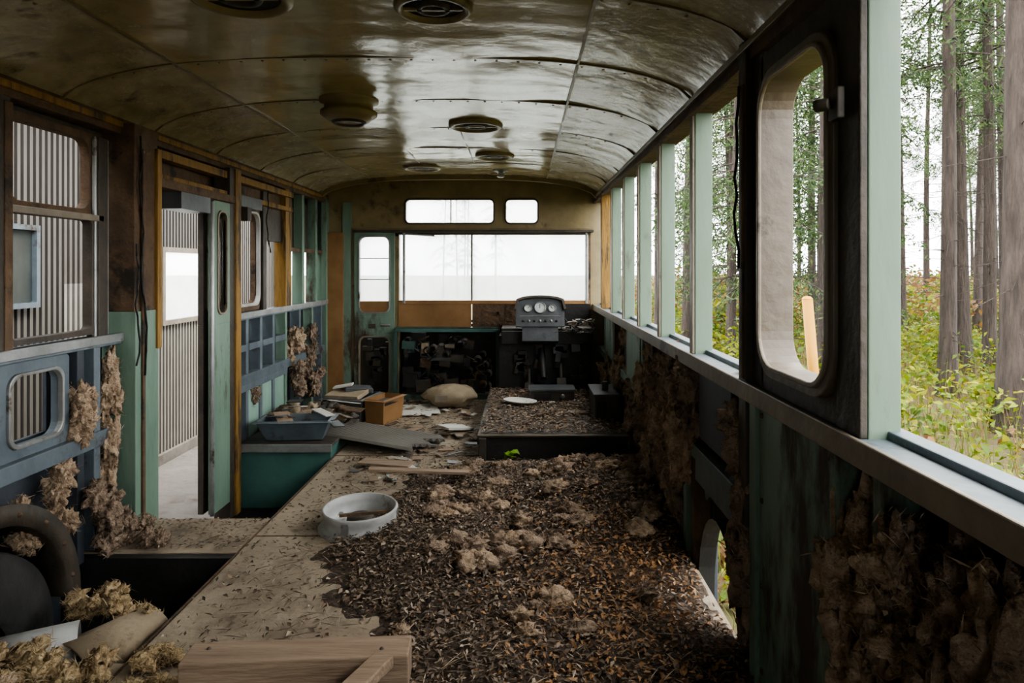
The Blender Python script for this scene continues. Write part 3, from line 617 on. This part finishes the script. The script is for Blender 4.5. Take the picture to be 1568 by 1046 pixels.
for i in range(22): bd.rot(r.uniform(-.2,.55),r.uniform(4.0,5.2),.168,r.uniform(.03,.12),r.uniform(.02,.06),.004,r.choice(['paper','rim','rust','plank']),rz=r.uniform(-90,90))
bd.obj('scattered_scraps')
n=9; C=np.stack([-.07+rng.uniform(-.04,.04,n),3.80+rng.uniform(-.02,.02,n),.05+rng.uniform(0,.025,n)],1)
me=npobj('seedling',[(*leafmesh('',C,np.full(n,.05),np.full(n,.032),np.tile([[.2,.38,.03]],(n,1)),None),0)],['fol']); scn.collection.objects.link(bpy.data.objects.new('seedling',me))
b=B()
for x0,y0,z0,L in((-1.59,2.84,1.65,1.0),(-1.59,2.81,1.2,.5),(.595,1.88,1.6,.5),(-1.64,4.4,1.6,.4)):
    p=[(x0,y0,z0)]
    for j in range(10): a=p[-1]; p.append((a[0]+r.uniform(-.004,.006),a[1]+r.uniform(-.02,.02),a[2]-L/10))
    b.tube(p,.004,'black',6)
b.obj('hanging_cable')

# ------------------------------------------------------------ exterior
b=B(); b.box(-120,120,-60,160,-.62,-.60,'ground'); b.obj('ground')
b=B(); b.box(-2.84,-1.8,-4,14,-.60,-.45,'concrete'); b.obj('concrete_path')
b=B()
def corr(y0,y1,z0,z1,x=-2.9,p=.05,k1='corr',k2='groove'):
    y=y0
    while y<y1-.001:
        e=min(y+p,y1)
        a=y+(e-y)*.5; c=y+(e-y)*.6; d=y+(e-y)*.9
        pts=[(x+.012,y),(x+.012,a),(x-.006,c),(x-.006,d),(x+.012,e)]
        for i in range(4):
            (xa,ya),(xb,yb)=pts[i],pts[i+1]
            b.add([(xa,ya,z0),(xb,yb,z0),(xb,yb,z1),(xa,ya,z1)],[(0,1,2,3)],k1 if i==0 else k2)  # groove facets get the darker colour as painted shade
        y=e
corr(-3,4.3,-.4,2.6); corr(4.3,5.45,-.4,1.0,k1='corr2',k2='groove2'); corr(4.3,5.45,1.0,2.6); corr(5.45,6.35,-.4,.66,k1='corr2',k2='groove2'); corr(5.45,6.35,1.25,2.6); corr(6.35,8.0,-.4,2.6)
b.ring('x',-2.92,-2.86,5.47,6.33,.68,1.23,.04,.04,.01,.001,'rim'); b.box(-2.90,-2.895,5.47,6.33,.68,1.23,'wglass')
b.ring('x',-2.90,-2.84,3.66,3.99,.90,1.32,.03,.03,.01,.001,'blue'); b.box(-2.875,-2.87,3.66,3.99,.90,1.32,'wglass')
b.box(-2.95,-2.86,-3,8,-.5,-.38,'concrete'); b.box(-3.6,-2.3,-3,8,2.4,2.45,'dark')
b.box(-2.93,-2.86,7.95,8.05,-.45,2.6,'green')
b.obj('corrugated_shed')
b=B(); b.cyl((2.62,6.0,-.6),(2.50,6.0,.83),.045,'yellow',16); b.lathe([(.047,0),(.03,.02),(.001,.025)],'yellow',Matrix.Translation((2.50,6.0,.83)),16); b.obj('yellow_pole')

def tree_mesh(name,Ht,r0,bare,seed,dens=1.0):
    g=np.random.default_rng(seed); rr2=random.Random(seed)
    n=10; seg=16; v=[];f=[]
    for j in range(seg+1):
        t=j/seg; rad=r0*(1-.85*t)*(1+.35*math.exp(-t*50)); ox=.12*math.sin(t*5+seed)*t; oy=.10*math.cos(t*4+seed)*t
        for i in range(n): a=2*math.pi*i/n; q=rad*(1+.08*math.sin(3*a+seed)); v.append((ox+q*math.cos(a),oy+q*math.sin(a),Ht*t))
    for j in range(seg):
        for i in range(n): a=j*n+i;c=j*n+(i+1)%n; f+=[(a,c,c+n),(a,c+n,a+n)]
    tv=[np.array(v)]; tf=[np.array(f)]; o=len(v); C=[];
    nb=int(Ht*8*dens)
    for k in range(nb):
        t=rr2.random()**1.2; h=bare+(Ht-bare)*t; az=rr2.uniform(0,2*math.pi); L=(1.5*(1-t)**.7+.4)*rr2.uniform(.5,1.1)
        if h<bare+1.0: L*=.7
        P=[];m=7
        for j in range(m+1):
            s=j/m; P.append((math.cos(az)*L*s,math.sin(az)*L*s,h+.12*L*s-.5*L*s*s))
        P=np.array(P)
        w=.016*(1-t*.5)
        for j in range(m):
            a,c=P[j],P[j+1]; ww=w*(1-j/m)+.003; side=np.array([-math.sin(az),math.cos(az),0])*ww; u=np.array([0,0,ww])
            q=np.array([a+side,a-side,a+u*1.5,c+side*.8,c-side*.8,c+u]); tv.append(q); tf.append(np.array([(0,3,2),(3,5,2),(1,2,4),(2,5,4),(0,1,3),(1,4,3)])+o); o+=6
        cnt=int(115*L)+6; s=g.uniform(.2,1,cnt); idx=np.minimum((s*m).astype(int),m-1); fr=(s*m-idx)[:,None]
        p=P[idx]*(1-fr)+P[idx+1]*fr; spread=.20*(1.1-s)[:,None]+.03
        side=np.array([-math.sin(az),math.cos(az),0]); p=p+side*g.normal(0,1,(cnt,1))*spread*.8+np.array([0,0,1])*(-np.abs(g.normal(0,.11,(cnt,1)))); C.append(p)
    for k in range(int(bare*9)):
        h=rr2.uniform(.6,bare+1); az=rr2.uniform(0,6.28); L=rr2.uniform(.2,.9); a=np.array([0,0,h]); c=np.array([math.cos(az)*L,math.sin(az)*L,h+rr2.uniform(-.4,.05)])
        side=np.array([-math.sin(az),math.cos(az),0])*.007; u=np.array([0,0,.012]); q=np.array([a+side,a-side,a+u,c+side*.4,c-side*.4,c+u*.4]); tv.append(q); tf.append(np.array([(0,3,2),(3,5,2),(1,2,4),(2,5,4),(0,1,3),(1,4,3)])+o); o+=6
    tv=np.concatenate(tv); tf=np.concatenate(tf)
    C=np.concatenate(C); nn=len(C); col=pick([(.042,.075,.026),(.055,.095,.032),(.075,.12,.038),(.030,.056,.026),(.10,.135,.042)],nn)
    lv,lf,lc=leafmesh('',C,rng.uniform(.04,.12,nn),rng.uniform(.012,.03,nn),col,None,hang=True,fold=.15)
    me=npobj(name,[(tv,tf,np.tile([[.1,.08,.06]],(len(tv),1)),0),(lv,lf,lc,1)],['bark','fol'])
    return me
TM=[tree_mesh('conifer_tree',14,.105,4.2,1,.60),tree_mesh('conifer_tree',15,.15,4.6,2,.55),tree_mesh('conifer_tree',8,.07,1.5,3,1.0),tree_mesh('conifer_tree',14,.10,3.0,4,.6)]
def tree(x,y,k,s=1,rz=None):
    o=bpy.data.objects.new('conifer_tree',TM[k]); scn.collection.objects.link(o); o.location=(x,y,-.62); o.scale=(s,s,s); o.rotation_euler=(random.uniform(-.02,.02),random.uniform(-.02,.02),random.uniform(0,6.28) if rz is None else rz)
fixed=[(5.05,7.0,1,1.05),(5.6,9.0,0,1.0),(7.1,11,0,1.1),(6.9,10.1,0,.9),(6.2,11.5,0,.9),(5.0,11.3,3,.8),(4.6,10.5,2,1.0),(4.3,11.5,0,.9),(3.6,11.8,3,.9),(4.1,13.5,2,1.1),(3.3,10.8,2,1.0),(3.0,12.5,0,.9),(2.9,14.5,3,1),(9.4,13.3,0,1),(8.6,15.5,0,1),(3.9,8.8,3,.9),(3.0,8.6,2,.95),(5.9,12.6,0,.9)]
for x,y,k,s in fixed: tree(x,y,k,s)
pts=[(x,y) for x,y,_,_ in fixed]; tries=0
while len(pts)<62 and tries<4000:
    tries+=1
    y=random.uniform(8,36); x=y*random.uniform(.12,.95)+random.uniform(0,2)
    if x<3.2 or any((x-a)**2+(y-c)**2<2.4 for a,c in pts): continue
    pts.append((x,y)); tree(x,y,random.choice([0,0,0,0,3,3,2]) if x/y<.5 else random.choice([0,0,3]),random.uniform(.8,1.15))
for i in range(9): tree(random.uniform(-9,9),random.uniform(36,46),random.choice([2,3]),random.uniform(.55,.85))
for i in range(6): tree(random.uniform(5,14),random.uniform(-8,2),random.choice([0,1,3]),1)
nb=1420; cx=rng.uniform(0,1,nb)**1.5*16+1.9; cy=rng.uniform(-2,26,nb); Cs=[];cols=[];Ls=[]
for i in range(nb):
    far=900<=i<1300; near=i>=1300
    m=int(rng.integers(60,150)); rad=rng.uniform(.25,.6); hgt=rng.uniform(.25,.95)
    if far: cy[i]=rng.uniform(14,36); cx[i]=cy[i]*rng.uniform(.1,1.0)+1; rad=rng.uniform(.6,1.2); hgt=rng.uniform(.9,1.9)
    if near: cx[i]=rng.uniform(1.05,2.2); cy[i]=rng.uniform(1,9); rad=.2; hgt=rng.uniform(.1,.3); m=50
    if cx[i]<2.8: hgt*=.6
    p=rng.normal(0,1,(m,3)); p/=np.linalg.norm(p,axis=1)[:,None]; p*=rng.uniform(.4,1,(m,1)); p=p*np.array([rad,rad,hgt*.5])+np.array([cx[i],cy[i],-.6+hgt*.5]); Cs.append(p)
    pal=[[(.125,.165,.010),(.18,.205,.015),(.085,.135,.012),(.22,.215,.016)],[(.06,.105,.017),(.09,.14,.02)],[(.16,.08,.025),(.20,.115,.04),(.14,.075,.036)]][rng.choice(3,p=[.25,.2,.55] if far else [.62,.22,.16])]
    cols.append(pick(pal,m)); Ls.append(np.full(m,rng.uniform(.12,.2) if far else rng.uniform(.05,.11)))
C=np.concatenate(Cs);col=np.concatenate(cols);Lz=np.concatenate(Ls)*rng.uniform(.7,1.3,len(C))
p1=(*leafmesh('',C,Lz,Lz*.55,col,None,up=.6),0)
n=34000; x=rng.uniform(0,1,n)**1.6*20+.9; y=rng.uniform(-2,34,n)
a=rng.uniform(0,6.28,n); L=rng.uniform(.2,.7,n)*np.where(x<1.8,.4,1); tip=np.stack([np.cos(a)*.15,np.sin(a)*.15,L],1); base=np.stack([x,y,np.full(n,-.6)],1); sd=np.stack([-np.sin(a),np.cos(a),np.zeros(n)],1)*.006
v=np.stack([base-sd,base+sd,base+tip],1).reshape(-1,3); f=np.arange(3*n).reshape(-1,3); c=np.repeat(pick([(.17,.12,.05),(.125,.14,.025),(.19,.10,.037),(.09,.115,.016)],n),3,0)
me=npobj('undergrowth',[p1,(v,f,c,0)],['fol']); scn.collection.objects.link(bpy.data.objects.new('undergrowth',me))

# ------------------------------------------------------------ world & light
w=bpy.data.worlds.new('overcast_sky'); scn.world=w; w.use_nodes=True
bg=w.node_tree.nodes['Background']; bg.inputs['Color'].default_value=(.98,.985,1,1); bg.inputs['Strength'].default_value=10.5
sun=bpy.data.lights.new('soft_sun','SUN'); sun.energy=5; sun.angle=R(25); sun.color=(1,.95,.84)
so=bpy.data.objects.new('soft_sun',sun); scn.collection.objects.link(so); so.rotation_euler=(R(-38),R(32),0)

cam=bpy.data.cameras.new('camera'); co=bpy.data.objects.new('camera',cam); scn.collection.objects.link(co)
co.location=(0,0,1.10); co.rotation_euler=(R(90),0,0); cam.lens=24; cam.sensor_width=36; cam.shift_x=-.0106; cam.shift_y=-.0716; cam.clip_start=.05; cam.clip_end=500
scn.camera=co
